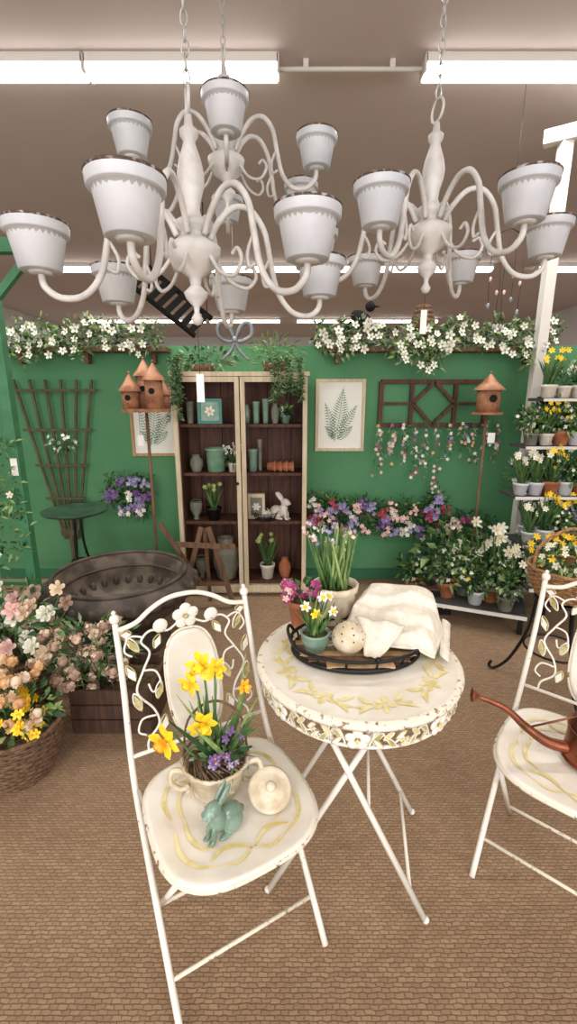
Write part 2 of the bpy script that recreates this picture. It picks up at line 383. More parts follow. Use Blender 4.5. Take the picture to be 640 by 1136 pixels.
# ---------------------------------------------------------------- chandeliers
def chandelier(x,y,z,ang):
    mb=MB(); ztop=3.4-z
    mb.lathe([(0,-.225),(.012,-.22),(.017,-.207),(.007,-.19),(.009,-.175),(.028,-.155),(.034,-.14),(.014,-.12),(.018,-.10),(.055,-.075),(.07,-.045),(.074,-.025),(.05,-.01),(.036,0),(.034,.01),(.05,.02),(.052,.034),(.026,.05),(.02,.065),(.024,.09),(.034,.125),(.036,.15),(.03,.18),(.018,.215),(.015,.225),(.024,.238),(.024,.25),(.012,.26),(.009,.285),(0,.288)],(0,0,0),chw,20)
    mb.ring((0,0,.318),.032,.0045,chw,(1,.3,0),20)
    k=0; zz=.365
    while zz<ztop-.01:
        q=[(math.cos(t)*.009,math.sin(t)*.019) for t in [2*math.pi*i/10 for i in range(10)]]
        mb.tube([((0,a,zz+b_) if k%2 else (a,0,zz+b_)) for a,b_ in q],.0024,chainm,5,True)
        zz+=.031;k+=1
    mb.lathe([(0,ztop-.03),(.03,ztop-.025),(.045,ztop)],(0,0,0),chw,14)
    for i in range(6):
        a=math.radians(ang+60*i); d=Vector((math.cos(a),math.sin(a),0))
        pr=[(.045,.0),(.07,.045),(.115,.088),(.165,.088),(.205,.04),(.222,-.03),(.245,-.115),(.29,-.168),(.345,-.178),(.38,-.155),(.385,-.122)]
        mb.tube([d*p.x+Vector((0,0,p.y)) for p in cat([(r,zz_,0) for r,zz_ in pr],5)],.0085,chw,8)
        pr=[(.06,-.05),(.10,-.10),(.15,-.115),(.178,-.085),(.165,-.055),(.145,-.065)]
        mb.tube([d*p.x+Vector((0,0,p.y)) for p in cat([(r,zz_,0) for r,zz_ in pr],5)],.0055,chw,6)
        pr=[(.222,-.03),(.20,-.07),(.205,-.105),(.225,-.10)]
        mb.tube([d*p.x+Vector((0,0,p.y)) for p in cat([(r,zz_,0) for r,zz_ in pr],4)],.005,chw,6)
        c=d*.385
        mb.lathe([(0,-.127),(.025,-.127),(.03,-.121),(.012,-.115)],c,chw,12)
        mb.lathe([(0,-.120),(.047,-.120),(.050,-.118),(.0655,-.041),(.0662,-.039),(.0735,-.0385),(.0750,-.036),(.0765,-.017)],c,potw,32)
        mb.lathe([(.0765,-.017),(.0785,-.0145),(.0775,-.0115),(.0755,-.0115)],c,rust,32)
        mb.lathe([(.0755,-.0115),(.069,-.03),(.046,-.113),(0,-.113)],c,potin,28)
    mb.build('flower_pot_chandelier',(x,y,z))
chandelier(-.26,1.38,1.93,22)
chandelier(-.25,2.1,2.46,37)
chandelier(.48,1.72,2.085,54)

# ---------------------------------------------------------------- bistro chair
def chair(x,y,rz):
    root=bpy.data.objects.new('folding_bistro_chair',None); root.location=(x,y,0); root.rotation_euler[2]=rz; bpy.context.collection.objects.link(root)
    def fin(mb,name):
        o=mb.build(name); o.parent=root
    mb=MB(); N=64
    def ol(a,s):
        c,sn=math.cos(a),math.sin(a); nn=3.6 if sn>0 else 2.9
        return Vector((.21*s*math.copysign(abs(c)**(2/nn),c),.205*s*math.copysign(abs(sn)**(2/nn),sn),0))
    rings=[(.3,-.005),(.6,-.004),(.86,-.001),(.95,.003),(.985,.003),(1,-.003),(1,-.013),(.97,-.015)]
    vs=[(0,0,.451)]
    for s_,z in rings:
        for k in range(N): vs.append(ol(2*math.pi*k/N,s_)+Vector((0,0,.456+z)))
    fs=[[0,1+k,1+(k+1)%N] for k in range(N)]
    for i in range(len(rings)-1):
        for k in range(N): fs.append([1+i*N+k,1+(i+1)*N+k,1+(i+1)*N+(k+1)%N,1+i*N+(k+1)%N])
    o_=len(rings)-1
    fs.append([1+o_*N+k for k in range(N)][::-1])
    mb.add(vs,fs,whiteseat)
    mb.tube([ol(2*math.pi*k/N,1.0)+Vector((0,0,.448)) for k in range(N)],.006,rusty,6,True)
    # painted curved brush strokes near each corner (on the seat plane)
    for q in range(4):
        sx=(1,-1,-1,1)[q]; sy=(1,1,-1,-1)[q]
        for pp,wd in((((.155,.02),(.160,.075),(.135,.125),(.085,.15)),.011),(((.125,.0),(.128,.045),(.112,.085),(.075,.105)),.009),(((.105,.13),(.065,.115),(.03,.125),(.0,.150)),.010),(((.085,.150),(.05,.162),(.02,.155),(.0,.14)),.007)):
            pts=cat([(sx*a_,sy*b_,.4563) for a_,b_ in pp],6); n_=len(pts)
            mb.ribbon(pts,[.0012+wd*math.sin(math.pi*(i/(n_-1))**.8) for i in range(n_)],(0,0,1),gold,False)
    fin(mb,'seat')
    mb=MB(); by=lambda z:.218+(z-.45)*.33
    for sx in(-1,1):
        pts=cat([(sx*.205,by(.865),.865),(sx*.205,by(.7),.7),(sx*.212,.222,.475),(sx*.212,.10,.33),(sx*.205,-.165,.004)],6)
        mb.tube(pts,.009,white,10)
        mb.ball((sx*.205,by(.875),.878),.015,white,12,8); mb.ball((sx*.205,by(.89),.896),.007,white,8,6)
        mb.tube([(sx*.18,-.13,.44),(sx*.18,.165,.004)],.008,white,10)
        mb.tube([(sx*.206,.18,.43),(sx*.18,-.13,.436)],.006,white,8)
    mb.tube([(-.206,-.09,.095),(.206,-.09,.095)],.0055,rusty,8)
    mb.tube([(-.18,.11,.08),(.18,.11,.08)],.0055,rusty,8)
    mb.tube([(-.18,-.13,.437),(.18,-.13,.437)],.006,white,8)
    mb.tube([(-.205,by(.5),.5),(.205,by(.5),.5)],.006,white,8)
    B=lambda x_,z_:(x_,by(z_),z_)
    mb.tube(cat([B(-.205,.845),B(-.15,.855),B(-.10,.885),B(-.05,.905),B(0,.91),B(.05,.905),B(.10,.885),B(.15,.855),B(.205,.845)],6),.0075,white,10)
    fin(mb,'frame')
    mb=MB(); K=40; vs=[]
    def pl(a,s):
        c,sn=math.cos(a),math.sin(a); nn=2.7
        return (.082*s*math.copysign(abs(c)**(2/nn),c),.655+.15*s*math.copysign(abs(sn)**(2/nn),sn))
    for s_,dy in((.9,-.001),(1,-.004),(1,.003)):
        for k in range(K):
            px,pz=pl(2*math.pi*k/K,s_); vs.append((px,by(pz)+dy,pz))
    mb.add(vs,[list(range(K))]+[[i*K+k,(i+1)*K+k,(i+1)*K+(k+1)%K,i*K+(k+1)%K] for i in range(2) for k in range(K)]+[[2*K+k for k in range(K)][::-1]],whiteseat)
    mb.tube([B(*pl(2*math.pi*k/K,1.03)) for k in range(K)],.0042,rusty,6,True)
    F=Vector((0,-.008,0))
    c=Vector(B(0,.848))+F
    for i in range(5):
        a=math.pi/2+2*math.pi*i/5
        mb.ball(c+Vector((.024*math.cos(a),0,.024*math.sin(a))),(.019,.005,.019),white,10,6)
    mb.ball(c+Vector((0,-.006,0)),.008,goldgreen,8,6)
    for sx in(-1,1):
        mb.ball(Vector(B(sx*.08,.836))+F,(.023,.006,.023),white,12,6)
        mb.tube(cat([B(sx*.02,.835),B(sx*.06,.815),B(sx*.11,.825),B(sx*.14,.80),B(sx*.12,.765),B(sx*.145,.72),B(sx*.17,.665),B(sx*.13,.61),B(sx*.12,.565),B(sx*.155,.53),B(sx*.16,.5)],6),.0036,white,6)
        mb.tube(cat([B(sx*.145,.72),B(sx*.11,.71),B(sx*.10,.67),B(sx*.125,.655),B(sx*.135,.68)],5),.0032,white,6)
        mb.tube(cat([B(sx*.125,.59),B(sx*.165,.59),B(sx*.18,.56),B(sx*.16,.545)],5),.0032,white,6)
        mb.tube(cat([B(sx*.13,.81),B(sx*.17,.82),B(sx*.19,.785),B(sx*.17,.765)],5),.0032,white,6)
        for (lx,lz,ax,az,m_) in((.15,.775,.03,.045,goldgreen),(.105,.775,-.02,.035,white),(.17,.70,.02,.045,white),(.115,.635,-.015,.045,goldgreen),(.165,.615,.015,.05,goldgreen),(.11,.545,-.01,.04,white),(.165,.83,.03,.004,white)):
            a=Vector(B(sx*lx,lz));b_=a+Vector((sx*ax,az*.33,az)); md=(a+b_)/2; t=(b_-a).normalized(); sd=Vector((t.z,0,-t.x))*.011
            mb.add([a+F,md+sd+F*1.3,b_+F,md-sd+F*1.3],[[0,1,2,3]],m_)
            mb.tube(cat([a,md+sd,b_,md-sd],4,True),.0026,goldgreen if m_ is white else white,5,True)
    fin(mb,'scrollwork_back')
    return root
chair(-.155,.985,math.radians(29))
chair(.855,1.12,math.radians(-40.5))

# ---------------------------------------------------------------- bistro table
tx,ty,TZ=.208,1.215,.03
mb=MB()
def Z(pr): return [(a,b_+TZ) for a,b_ in pr]
mb.lathe(Z([(0,.715),(.15,.7155),(.27,.716),(.285,.719)]),(0,0,0),whiteseat,72)
mb.lathe(Z([(.285,.719),(.298,.718),(.304,.710),(.302,.702),(.292,.700)]),(0,0,0),rusty,72)
mb.lathe(Z([(.292,.700),(.1,.702),(0,.702)]),(0,0,0),white,72)
rt=random.Random(5)
for i in range(9):
    a=2*math.pi*i/9+rt.uniform(-.06,.06); fx,fy_=.222*math.cos(a),.222*math.sin(a)
    for k in range(5):       # painted petals of a loose flower
        b_=a+k*1.257+rt.uniform(-.2,.2); L=rt.uniform(.026,.036); pts=[(fx+math.cos(b_)*L*t,fy_+math.sin(b_)*L*t,TZ+.7174) for t in(.15,.35,.6,.85,1)]
        if max(math.hypot(p[0],p[1]) for p in pts)>.268: continue
        mb.ribbon(pts,[.004,.012,.016,.011,.002],(0,0,1),gold,False)
    for s_ in(1,-1):         # sweeping leaves between the flowers
        for rr0,rr1,wd in((.225,.262,.013),(.215,.19,.013),(.232,.236,.009)):
            st=.13; en=rt.uniform(.30,.36); pts=[]
            for k in range(9):
                t=k/8; rr=rr0+(rr1-rr0)*t*t; aa=a+s_*(st+(en-st)*t); pts.append((rr*math.cos(aa),rr*math.sin(aa),TZ+.7176+.0016*max(0,(rr-.2)/.1)))
            mb.ribbon(pts,[.001+wd*math.sin(math.pi*(k/8)) for k in range(9)],(0,0,1),gold,False)
mb.ring((0,0,.642+TZ),.282,.005,white,seg=64); mb.ring((0,0,.694+TZ),.284,.005,white,seg=64)
def A(a,z,r=.284): return Vector((r*math.cos(a),r*math.sin(a),z+TZ))
for i in range(8):
    a0=math.radians(-98)+2*math.pi*i/8; D=2*math.pi/8
    mb.tube(cat([A(a0+.10,.647),A(a0+D*.22,.687),A(a0+D*.4,.655),A(a0+D*.5,.668),A(a0+D*.6,.655),A(a0+D*.78,.687),A(a0+D-.10,.647)],6),.003,white,6)
    c=A(a0,.667,.289); t=Vector((-math.sin(a0),math.cos(a0),0)); nn=Vector((math.cos(a0),math.sin(a0),0))
    rm=Matrix.Rotation(a0,3,'Z')
    for k in range(5):
        an=math.pi/2+2*math.pi*k/5; p=c+t*.019*math.cos(an)+Vector((0,0,.017*math.sin(an)))
        mb.ball(p,(.0045,.014,.0125),white,10,6,rot=rm)
    mb.ball(c+nn*.006,(.005,.006,.006),gold,8,6)
    for off,up_,m_ in((.13,1,goldgreen),(.13,-1,white),(.22,1,gold),(.25,-1,goldgreen),(.33,1,white),(.36,-1,gold),(-.13,1,goldgreen),(-.13,-1,white),(-.22,1,gold),(-.25,-1,goldgreen),(-.33,-1,white)):
        s_=1 if off>0 else -1
        p=A(a0+off,.667,.287); e=A(a0+off+s_*.09,.667+up_*.02,.290); md=(p+e)/2; q=Vector((0,0,.008)); 
        mb.add([p,md+q+nn*.003,e,md-q+nn*.003],[[0,1,2,3]],m_)
        mb.tube(cat([p,md+q,e,md-q],3,True),.0018,white if m_ is not white else goldgreen,4,True)
for k in range(16):
    a=2*math.pi*k/16; mb.tube([A(a,.638,.282),A(a,.70,.282)],.003,white,5)
legs=[((.05,1.07,.73),(.405,1.0,.004)),((.29,1.04,.73),(-.065,1.085,.004)),((.10,1.37,.73),(.46,1.36,.004)),((.35,1.35,.73),(-.0,1.42,.004))]
for p,q in legs:
    p=Vector((p[0]-tx,p[1]-ty,p[2]));q=Vector((q[0]-tx,q[1]-ty,q[2])); mb.tube([p,p.lerp(q,.5),q],.009,white,10); mb.ball(q+Vector((0,0,.006)),.011,white,8,6)
def LP(i,t):
    p,q=legs[i]; return Vector(p).lerp(Vector(q),t)-Vector((tx,ty,0))
mb.tube([LP(0,.86),LP(2,.86)],.0055,white,8); mb.tube([LP(1,.86),LP(3,.86)],.0055,white,8); mb.tube([LP(0,.5),LP(2,.5)],.005,white,8)
mb.ring((.0,.0,.70+TZ),.20,.006,white,seg=40)
mb.build('round_bistro_table',(tx,ty,0))

# ---------------------------------------------------------------- tray
TT=.719+TZ
mb=MB()
mb.ring((0,0,.010),.19,.008,black,ry=.125,seg=48,ts=8); mb.ring((0,0,.042),.198,.0055,black,ry=.132,seg=48,ts=8)
vs=[];N=48
for z in(.006,.014):
    for k in range(N): vs.append((.188*math.cos(2*math.pi*k/N),.123*math.sin(2*math.pi*k/N),z))
mb.add(vs,[list(range(N))[::-1],[N+k for k in range(N)]]+[[k,(k+1)%N,N+(k+1)%N,N+k] for k in range(N)],brownw,False)
for i in range(8):
    yy=-.105+i*.03; hw=.185*math.sqrt(max(.02,1-(yy/.123)**2)); mb.box((0,yy,.017),(2*hw,.026,.006),[tanw,brownw][i%2])
for k in range(14):
    a=2*math.pi*k/14; mb.tube([(.19*math.cos(a),.125*math.sin(a),.01),(.198*math.cos(a),.132*math.sin(a),.042)],.0035,black,6)
for k in (0,7,3,11): 
    a=2*math.pi*k/14; mb.ball((.198*math.cos(a),.132*math.sin(a),.048),.009,black,8,6)
for sx in(-1,1):
    mb.tube(cat([(sx*.185,-.045,.04),(sx*.20,-.04,.065),(sx*.207,0,.072),(sx*.20,.04,.065),(sx*.185,.045,.04)],5),.005,black,8)
mb.build('oval_iron_tray',(.205,1.245,TT))
mb=MB(); mb.ball((0,0,.048),(.05,.05,.047),cream,28,18); mb.lathe([(.02,.0),(.024,.004),(.03,.01)],(0,0,0),cream,16)
for i in range(3):
    th=.5+i*.42; nn_=5+2*i
    for k in range(nn_):
        ph=2*math.pi*(k+.5*(i%2))/nn_; d=Vector((math.sin(th)*math.cos(ph),math.sin(th)*math.sin(ph),math.cos(th)))
        q=Vector((0,0,1)).rotation_difference(d).to_matrix(); mb.ball(Vector((0,0,.048))+Vector((d.x*.0495,d.y*.0495,d.z*.0465)),(.003,.003,.0014),soil,8,5,rot=q)
mb.lathe([(0,.1),(.008,.098),(.012,.093)],(0,0,0),cream,10)
mb.build('pierced_ceramic_pomander',(.178,1.205,TT+.02))
mb=MB(); 
mb.lathe([(0,0),(.028,0),(.034,.01),(.042,.035),(.042,.052),(.045,.06),(.041,.061),(.038,.05)],(0,0,0),sage,24); mb.lathe([(.04,.05),(.0,.056)],(0,0,0),soil,12)
mb.tube(cat([(.041,0,.045),(.062,0,.045),(.06,0,.02),(.036,0,.012)],4),.005,sage,6)
for i in range(26):
    b_=Vector((U(-.02,.02),U(-.02,.02),.05)); mb.strap(b_,b_+Vector((U(-.06,.06),U(-.05,.05),U(.06,.13))),.009,random.choice([gA,gC,gB]))
for (a,b2,h) in((-.03,-.02,.15),(.02,0,.17),(.05,-.01,.13),(.0,-.03,.13),(.04,.03,.16)):
    mb.tube([(a*.3,b2*.3,.05),(a*.6,b2*.6,h*.6),(a,b2,h)],.0022,stemm,5); daffodil(mb,(a,b2,h),(a*8,-1,.25),.017,random.choice([fw,fy]),fy)
mb.build('small_daffodil_cup',(.08,1.22,TT+.02))
# folded throw: one continuous draped sheet, three soft folds stepping back, front tongue falling over the tray rim
mb=MB(); nx,ny=64,52; vs=[]; w_,d_=.30,.30
def sst(a,b_,x): t=max(0,min(1,(x-a)/(b_-a))); return t*t*(3-2*t)
for j in range(ny+1):
    for i in range(nx+1):
        u=i/nx*2-1; v=j/ny*2-1
        x=u*(1-.10*v*v)+.03*math.sin(3*v+.5); y=v*(1-.12*u*u)+.03*math.sin(2.5*u)
        e=max(abs(u)**1.3,abs(v))
        z=.030*sst(-.95,-.75,v)*sst(1,.85,abs(u))
        z+=.026*sst(-.42,-.24,v+.10*u)*sst(.96,.80,abs(u+.05))
        z+=.026*sst(.08,.26,v-.12*u)*sst(.90,.72,abs(u-.04))
        z*=sst(1.0,.80,v)
        z+=(.009*math.sin(3.2*u+1.5*v)+.005*math.sin(6.5*u-3*v+1))*sst(1,.6,e)
        z-=.022*sst(.55,1.0,u)
        vs.append((x*w_/2,y*d_/2,max(z,-.034 if u>.7 else 0)))
fs=[[j*(nx+1)+i,j*(nx+1)+i+1,(j+1)*(nx+1)+i+1,(j+1)*(nx+1)+i] for j in range(ny) for i in range(nx)]
mb.add(vs,fs,cloth)
vs=[]
for j in range(15):
    for i in range(13):
        t=j/14; x=-.035+(i/12-.5)*.15*(1-.72*t)+.008*math.sin(4*t); y=-.10-.10*t; z=.042*(1-sst(0,.85,t))+.003-.022*sst(.5,1,t)+.005*math.sin(i*1.0+t*2)*(1-.7*t)
        vs.append((x,y,z))
mb.add(vs,[[j*13+i,j*13+i+1,(j+1)*13+i+1,(j+1)*13+i] for j in range(14) for i in range(12)],cloth)
for i in range(44):
    u=-1+2*i/43
    mb.tube([(.145,u*.115,-.018),(.158,u*.118+U(-.003,.003),-.026),(.172,u*.12+U(-.006,.006),-.036)],.0017,cloth,4)
kc=mb.build('knit_throw_cloth',(.345,1.335,.797),math.radians(-20))
so=kc.modifiers.new('thickness','SOLIDIFY'); so.thickness=.006
mb=MB()
mb.lathe([(0,0),(.055,0),(.06,.01),(.07,.12),(.077,.125),(.078,.145),(.072,.147),(.066,.12)],(0,0,0),cream,28,mod=lambda a,i:1+.02*math.cos(12*a)); mb.lathe([(.07,.12),(0,.13)],(0,0,0),soil,14)
for i in range(50):
    a=U(0,6.28);r_=U(0,.05); b_=Vector((r_*math.cos(a),r_*math.sin(a),.12)); e=b_+Vector((U(-.05,.05),U(-.04,.04),U(.12,.23))); mb.tube([b_,b_.lerp(e,.5),e],[.006,.006,.003],random.choice([gA,gC,stemm,gC]),5)
for i in range(14):
    e=Vector((U(-.11,.04),U(-.06,.06),U(.26,.36))); mb.tube([(e.x*.4,e.y*.4,.13),e],.002,stemm,4)
    for k in range(4): mb.blossom(e+Vector((U(-.014,.014),U(-.014,.014),U(-.014,.014))),(U(-1,1),-1,.5),.007,random.choice([fk,fl,fw]),5,None)
mb.build('paperwhite_planter',(.16,1.43,TT))
mb=MB(); pot(mb,(0,0,0),.048,.095,terra)
clump(mb,(0,0,.12),(.06,.055,.035),50,.04,.02,[gA,gB])
for i in range(16):
    c=(U(-.06,.05),U(-.05,.04),U(.11,.16)); 
    for k in range(7): mb.blossom(Vector(c)+Vector((U(-.014,.014),U(-.014,.014),U(-.01,.01))),(U(-1,1),-1,.8),.013,random.choice([fm,fm,fm,fk]),5,None)
mb.build('potted_magenta_flowers',(.045,1.415,TT))

# ---------------------------------------------------------------- items on left chair
SZ=.4585
mb=MB()
mb.lathe([(0,0),(.058,0),(.064,.008),(.072,.05),(.082,.088),(.092,.096),(.092,.104),(.086,.106),(.078,.09)],(0,0,0),cream,36,mod=lambda a,i:1+(.035*math.cos(14*a) if 2<=i<=6 else 0))
mb.lathe([(.082,.09),(.04,.1),(0,.103)],(0,0,0),soil,16)
for sx in(-1,1): mb.tube(cat([(sx*.082,-.02,.085),(sx*.112,-.025,.095),(sx*.12,-.025,.06),(sx*.095,-.02,.03),(sx*.072,-.02,.035)],5),.007,cream,8)
for i in range(5):
    a=i*1.256; mb.blossom((.084*math.cos(a),.084*math.sin(a),.05),(math.cos(a),math.sin(a),0),.02,cream,6,cream,.2)
heads=[(-.125,-.03,.195,(-.6,-1,.1),.046),(-.03,-.02,.225,(.2,-1,-.1),.042),(-.03,.06,.345,(-.3,-1,.2),.042),(.01,.05,.335,(.5,-1,.2),.034),(-.06,.05,.30,(-.6,-1,.1),.034)]
for hx,hy,hz,nn,r_ in heads:
    mb.tube(cat([(hx*.2,hy*.2,.09),(hx*.5,hy*.6,hz*.7),(hx*.85,hy+.012,hz+.012),(hx,hy+.01,hz)],4),.0034,stemm,6)
    daffodil(mb,(hx,hy,hz),nn,r_,fy,fy if hz>.21 else fo)
mb.tube(cat([(.03,.02,.09),(.07,.03,.2),(.085,.035,.275)],4),.003,stemm,6); daffodil(mb,(.085,.03,.285),(.5,-1,.4),.022,fo,fy)
for i in range(14):
    b_=Vector((U(-.04,.04),U(-.03,.03),.095)); mb.strap(b_,b_+Vector((U(-.09,.12),U(-.05,.06),U(.12,.25))),.013,random.choice([gA,gB,gC]),.15)
for i in range(9):
    b_=Vector((U(.0,.05),U(-.03,.03),.1)); mb.strap(b_,b_+Vector((U(.04,.12),U(-.08,.02),U(.0,.16))),.02,random.choice([gB,gA]),.2)
clump(mb,(.01,-.01,.115),(.07,.06,.02),60,.035,.014,[gA,gC,gD,gB])
for i in range(50):
    a=U(0,6.28); mb.tube(cat([(U(-.05,.05),U(-.05,.05),.10),(.06*math.cos(a),.06*math.sin(a),.13),(.09*math.cos(a+.5),.09*math.sin(a+.5),.108)],3),.0015,wickd,4)
blooms(mb,(.0,-.055,.125),(.05,.02,.03),10,.012,[fp,fp,fl],5,fy); blooms(mb,(.05,.0,.17),(.03,.03,.03),5,.012,[fp],5,None)
mb.tube(cat([(-.085,.0,.09),(-.07,.03,.2),(0,.04,.245),(.07,.03,.2),(.088,0,.09)],6),.0035,wickd,6)
mb.build('daffodil_planter',(-.198,1.028,SZ),math.radians(10))
def rabbit(name,loc,s,mat,rz):
    mb=MB()
    rx=lambda d:Matrix.Rotation(math.radians(d),3,'X')
    mb.ball((0,0.022,0.034),(.027,.038,.033),mat,18,12)
    mb.ball((0,-.012,.046),(.021,.024,.034),mat,18,12,rot=rx(16))
    for sx in(-1,1):
        mb.ball((sx*.020,.026,.024),(.012,.026,.024),mat,12,10)
        mb.ball((sx*.019,-.002,.006),(.008,.022,.0065),mat,10,8)
        mb.ball((sx*.010,-.032,.022),(.0072,.008,.022),mat,10,8)
        mb.ball((sx*.010,-.038,.005),(.0075,.012,.005),mat,10,8)
        mb.ball((sx*.008,.006,.112),(.006,.010,.028),mat,10,8,rot=rx(-42))
        mb.ball((sx*.010,-.043,.080),(.008,.009,.008),mat,8,6)
        mb.ball((sx*.0165,-.034,.089),(.003,.004,.004),mat,8,6)
    mb.ball((0,-.026,.086),(.018,.025,.019),mat,16,12,rot=rx(14))
    mb.ball((0,-.050,.081),(.007,.006,.006),mat,10,8)
    mb.ball((0,.06,.024),.012,mat,10,8)
    me=mb.build(name,loc,rz); me.scale=(s,s,s)
    r=me.modifiers.new('r','REMESH'); r.mode='VOXEL'; r.voxel_size=.0018; r.use_smooth_shade=True
    sm=me.modifiers.new('s','SMOOTH'); sm.iterations=3
    return me
rabbit('green_ceramic_rabbit',(-.165,.895,SZ),1.0,sage,math.radians(-42))
mb=MB(); q=Matrix.Rotation(math.radians(30),3,'X')
mb.lathe([(0,-.004),(.050,-.004),(.057,.002),(.058,.008),(.052,.013),(.046,.011),(.03,.016),(0,.018)],(0,0,.034),cream,32,rot=q); mb.lathe([(.012,.016),(.008,.022),(.014,.028),(.01,.034),(0,.035)],(0,0,.034),cream,14,rot=q)
mb.build('cream_dish_lid',(-.05,.985,SZ),math.radians(15))

mb=MB()
mb.lathe([(0,0),(.07,0),(.074,.006),(.074,.012),(.068,.10),(.06,.125),(.035,.14),(.034,.155),(.037,.157),(.03,.15),(0,.14)],(0,0,0),copper,32)
mb.ring((0,0,.008),.075,.004,copper); mb.ring((0,0,.1),.069,.003,copper)
mb.tube(cat([(-.06,0,.035),(-.12,0,.045),(-.18,.01,.08),(-.24,.015,.13),(-.315,.02,.155)],6),[.018-.012*i/24 for i in range(25)],copper,12)
q=Vector((0,0,1)).rotation_difference(Vector((-1,.05,.1))).to_matrix(); mb.lathe([(.005,0),(.018,.018),(.02,.022),(.0,.026)],(-.31,.02,.155),copper,16,rot=q)
mb.tube(cat([(.03,0,.14),(.03,0,.22),(.09,0,.23),(.13,0,.16),(.11,0,.07),(.07,0,.04)],6),.006,copper,8)
mb.tube([(-.17,.01,.08),(-.035,0,.148)],.003,copper,6)
mb.build('copper_watering_can',(.90,1.12,SZ),math.radians(-10)).scale=(1.05,1.05,1.05)

# ---------------------------------------------------------------- cabinet
mb=MB(); W,D,H=.957,.33,1.69
cx=-.345
def fr(x0,x1,z0,z1,y,m_=creamw,t=.03): mb.box(((x0+x1)/2,y,(z0+z1)/2),(x1-x0,t,z1-z0),m_)
mb.box((-W/2+.012,0,H/2-.01),(.024,D,H-.06),creamw); mb.box((W/2-.012,0,H/2-.01),(.024,D,H-.06),creamw)
mb.box((0,D/2-.008,H/2),(W-.05,.014,H-.06),darkw); mb.box((0,-.012,H-.015),(W+.03,D+.02,.03),creamw)
for sx in(-1,1): mb.box((sx*(W/2-.028),.01,H/2),(.008,D-.04,H-.09),darkw)
for z in(.09,.58,.955,1.315): mb.box((0,.02,z),(W-.066,D-.06,.022),darkw)
for i in range(5): mb.box((-.36+i*.18,D/2-.017,H/2),(.005,.004,H-.1),dark)
mb.box((0,.0,.045),(W-.05,D-.03,.065),creamw)
yf=-D/2-.013; sw=.032
for s0,s1 in((-W/2,-.004),(.004,W/2)):
    fr(s0,s0+sw,.04,H-.034,yf,creamw,.024); fr(s1-sw,s1,.04,H-.034,yf,creamw,.024)
    fr(s0+sw,s1-sw,.04,.09,yf,creamw,.022); fr(s0+sw,s1-sw,H-.07,H-.034,yf,creamw,.022)
mb.ball((-.03,yf-.02,.9),.012,black,8,6)
for s0 in(-1,1):
    for sy in(-1,1): mb.box((s0*(W/2-.05),sy*(D/2-.05),.008),(.05,.05,.014),creamw)
mb.build('display_cabinet',(cx,3.465,0))
def one(name,fn,loc,rz=0):
    mb=MB(); fn(mb); return mb.build(name,loc,rz)
def vase(mb,r,h,m_,k=0):
    pr=[[(0,0),(.6,0),(.7,.02),(1,.4),(.95,.7),(.55,.88),(.6,1),(.52,.99),(.45,.88)],[(0,0),(.7,0),(.75,.05),(.9,.9),(1,.92),(1,1),(.9,1),(.85,.9)],[(0,0),(.5,0),(.35,.15),(.9,.5),(1,.8),(.8,1),(.75,.95)]][k]
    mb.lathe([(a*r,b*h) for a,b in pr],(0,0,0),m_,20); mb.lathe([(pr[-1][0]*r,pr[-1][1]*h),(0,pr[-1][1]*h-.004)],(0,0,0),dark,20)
def tframe(mb):
    for b in(0,.158): mb.box((0,0,b+.011),(.18,.02,.022),teal)
    for s in(-1,1): mb.box((s*.079,0,.09),(.022,.02,.136),teal)
    mb.box((0,.006,.09),(.14,.006,.14),mint); mb.blossom((0,-.002,.09),(0,-1,0),.04,fw,6,fy,.02)
S1,S2,S3,S0=1.327,.967,.592,.102
one('teal_picture_frame',tframe,(-.58,3.40,S1))
for x,r,h,m_,k in((-.36,.026,.14,sage,0),(-.29,.028,.16,mint,1),(-.22,.026,.18,sage,1),(-.15,.03,.15,greyc,0),(-.78,.03,.16,greyc,1)): one('glazed_bottle_vase',lambda mb:vase(mb,r,h,m_,k),(x+.05,3.42,S1))
one('glazed_bottle_vase',lambda mb:vase(mb,.03,.2,crw,1),(-.40,3.44,S1))
one('mint_crock',lambda mb:vase(mb,.085,.18,mint,1),(-.55,3.42,S2)); one('small_grey_vase',lambda mb:vase(mb,.05,.13,greyc,0),(-.70,3.42,S2)); one('potted_paperwhite',lambda mb:plant(mb,(0,0,0),.04,.07,.15,creamp,'spike',fw),(-.42,3.40,S2))
one('glass_green_jar',lambda mb:vase(mb,.04,.17,sage,1),(-.27,3.42,S2)); one('tall_green_candle',lambda mb:vase(mb,.02,.24,greyc,1),(-.22,3.47,S2))
one('small_leafy_pot',lambda mb:plant(mb,(0,0,0),.035,.06,.08,sage,'bush',gC),(-.02,3.44,S1))
def pots_side(mb):
    for i in range(4): 
        q=Matrix.Rotation(math.radians(90),3,'Y'); mb.lathe([(0,0),(.028,0),(.036,.05),(.041,.052),(.041,.065),(.034,.064),(.025,.0)],(-.09+i*.045,0,.042),terra,18,rot=q)
one('stacked_terracotta_pots',pots_side,(-.07,3.40,S2))
one('bulb_in_dark_pot',lambda mb:plant(mb,(0,0,0),.06,.1,.18,black,'daf',gC),(-.58,3.40,S3)); one('mossy_grey_vase',lambda mb:vase(mb,.05,.15,greyc,2),(-.72,3.42,S3))
def stone(mb): mb.box((0,0,.1),(.13,.04,.2),creamw); mb.box((0,-.022,.1),(.09,.006,.14),greyc); mb.blossom((0,-.028,.1),(0,-1,0),.035,creamp,6,None,.05)
one('carved_wood_plaque',stone,(-.25,3.44,S3)); rabbit('white_ceramic_rabbit',(-.06,3.42,S3),1.6,creamp,math.radians(60))
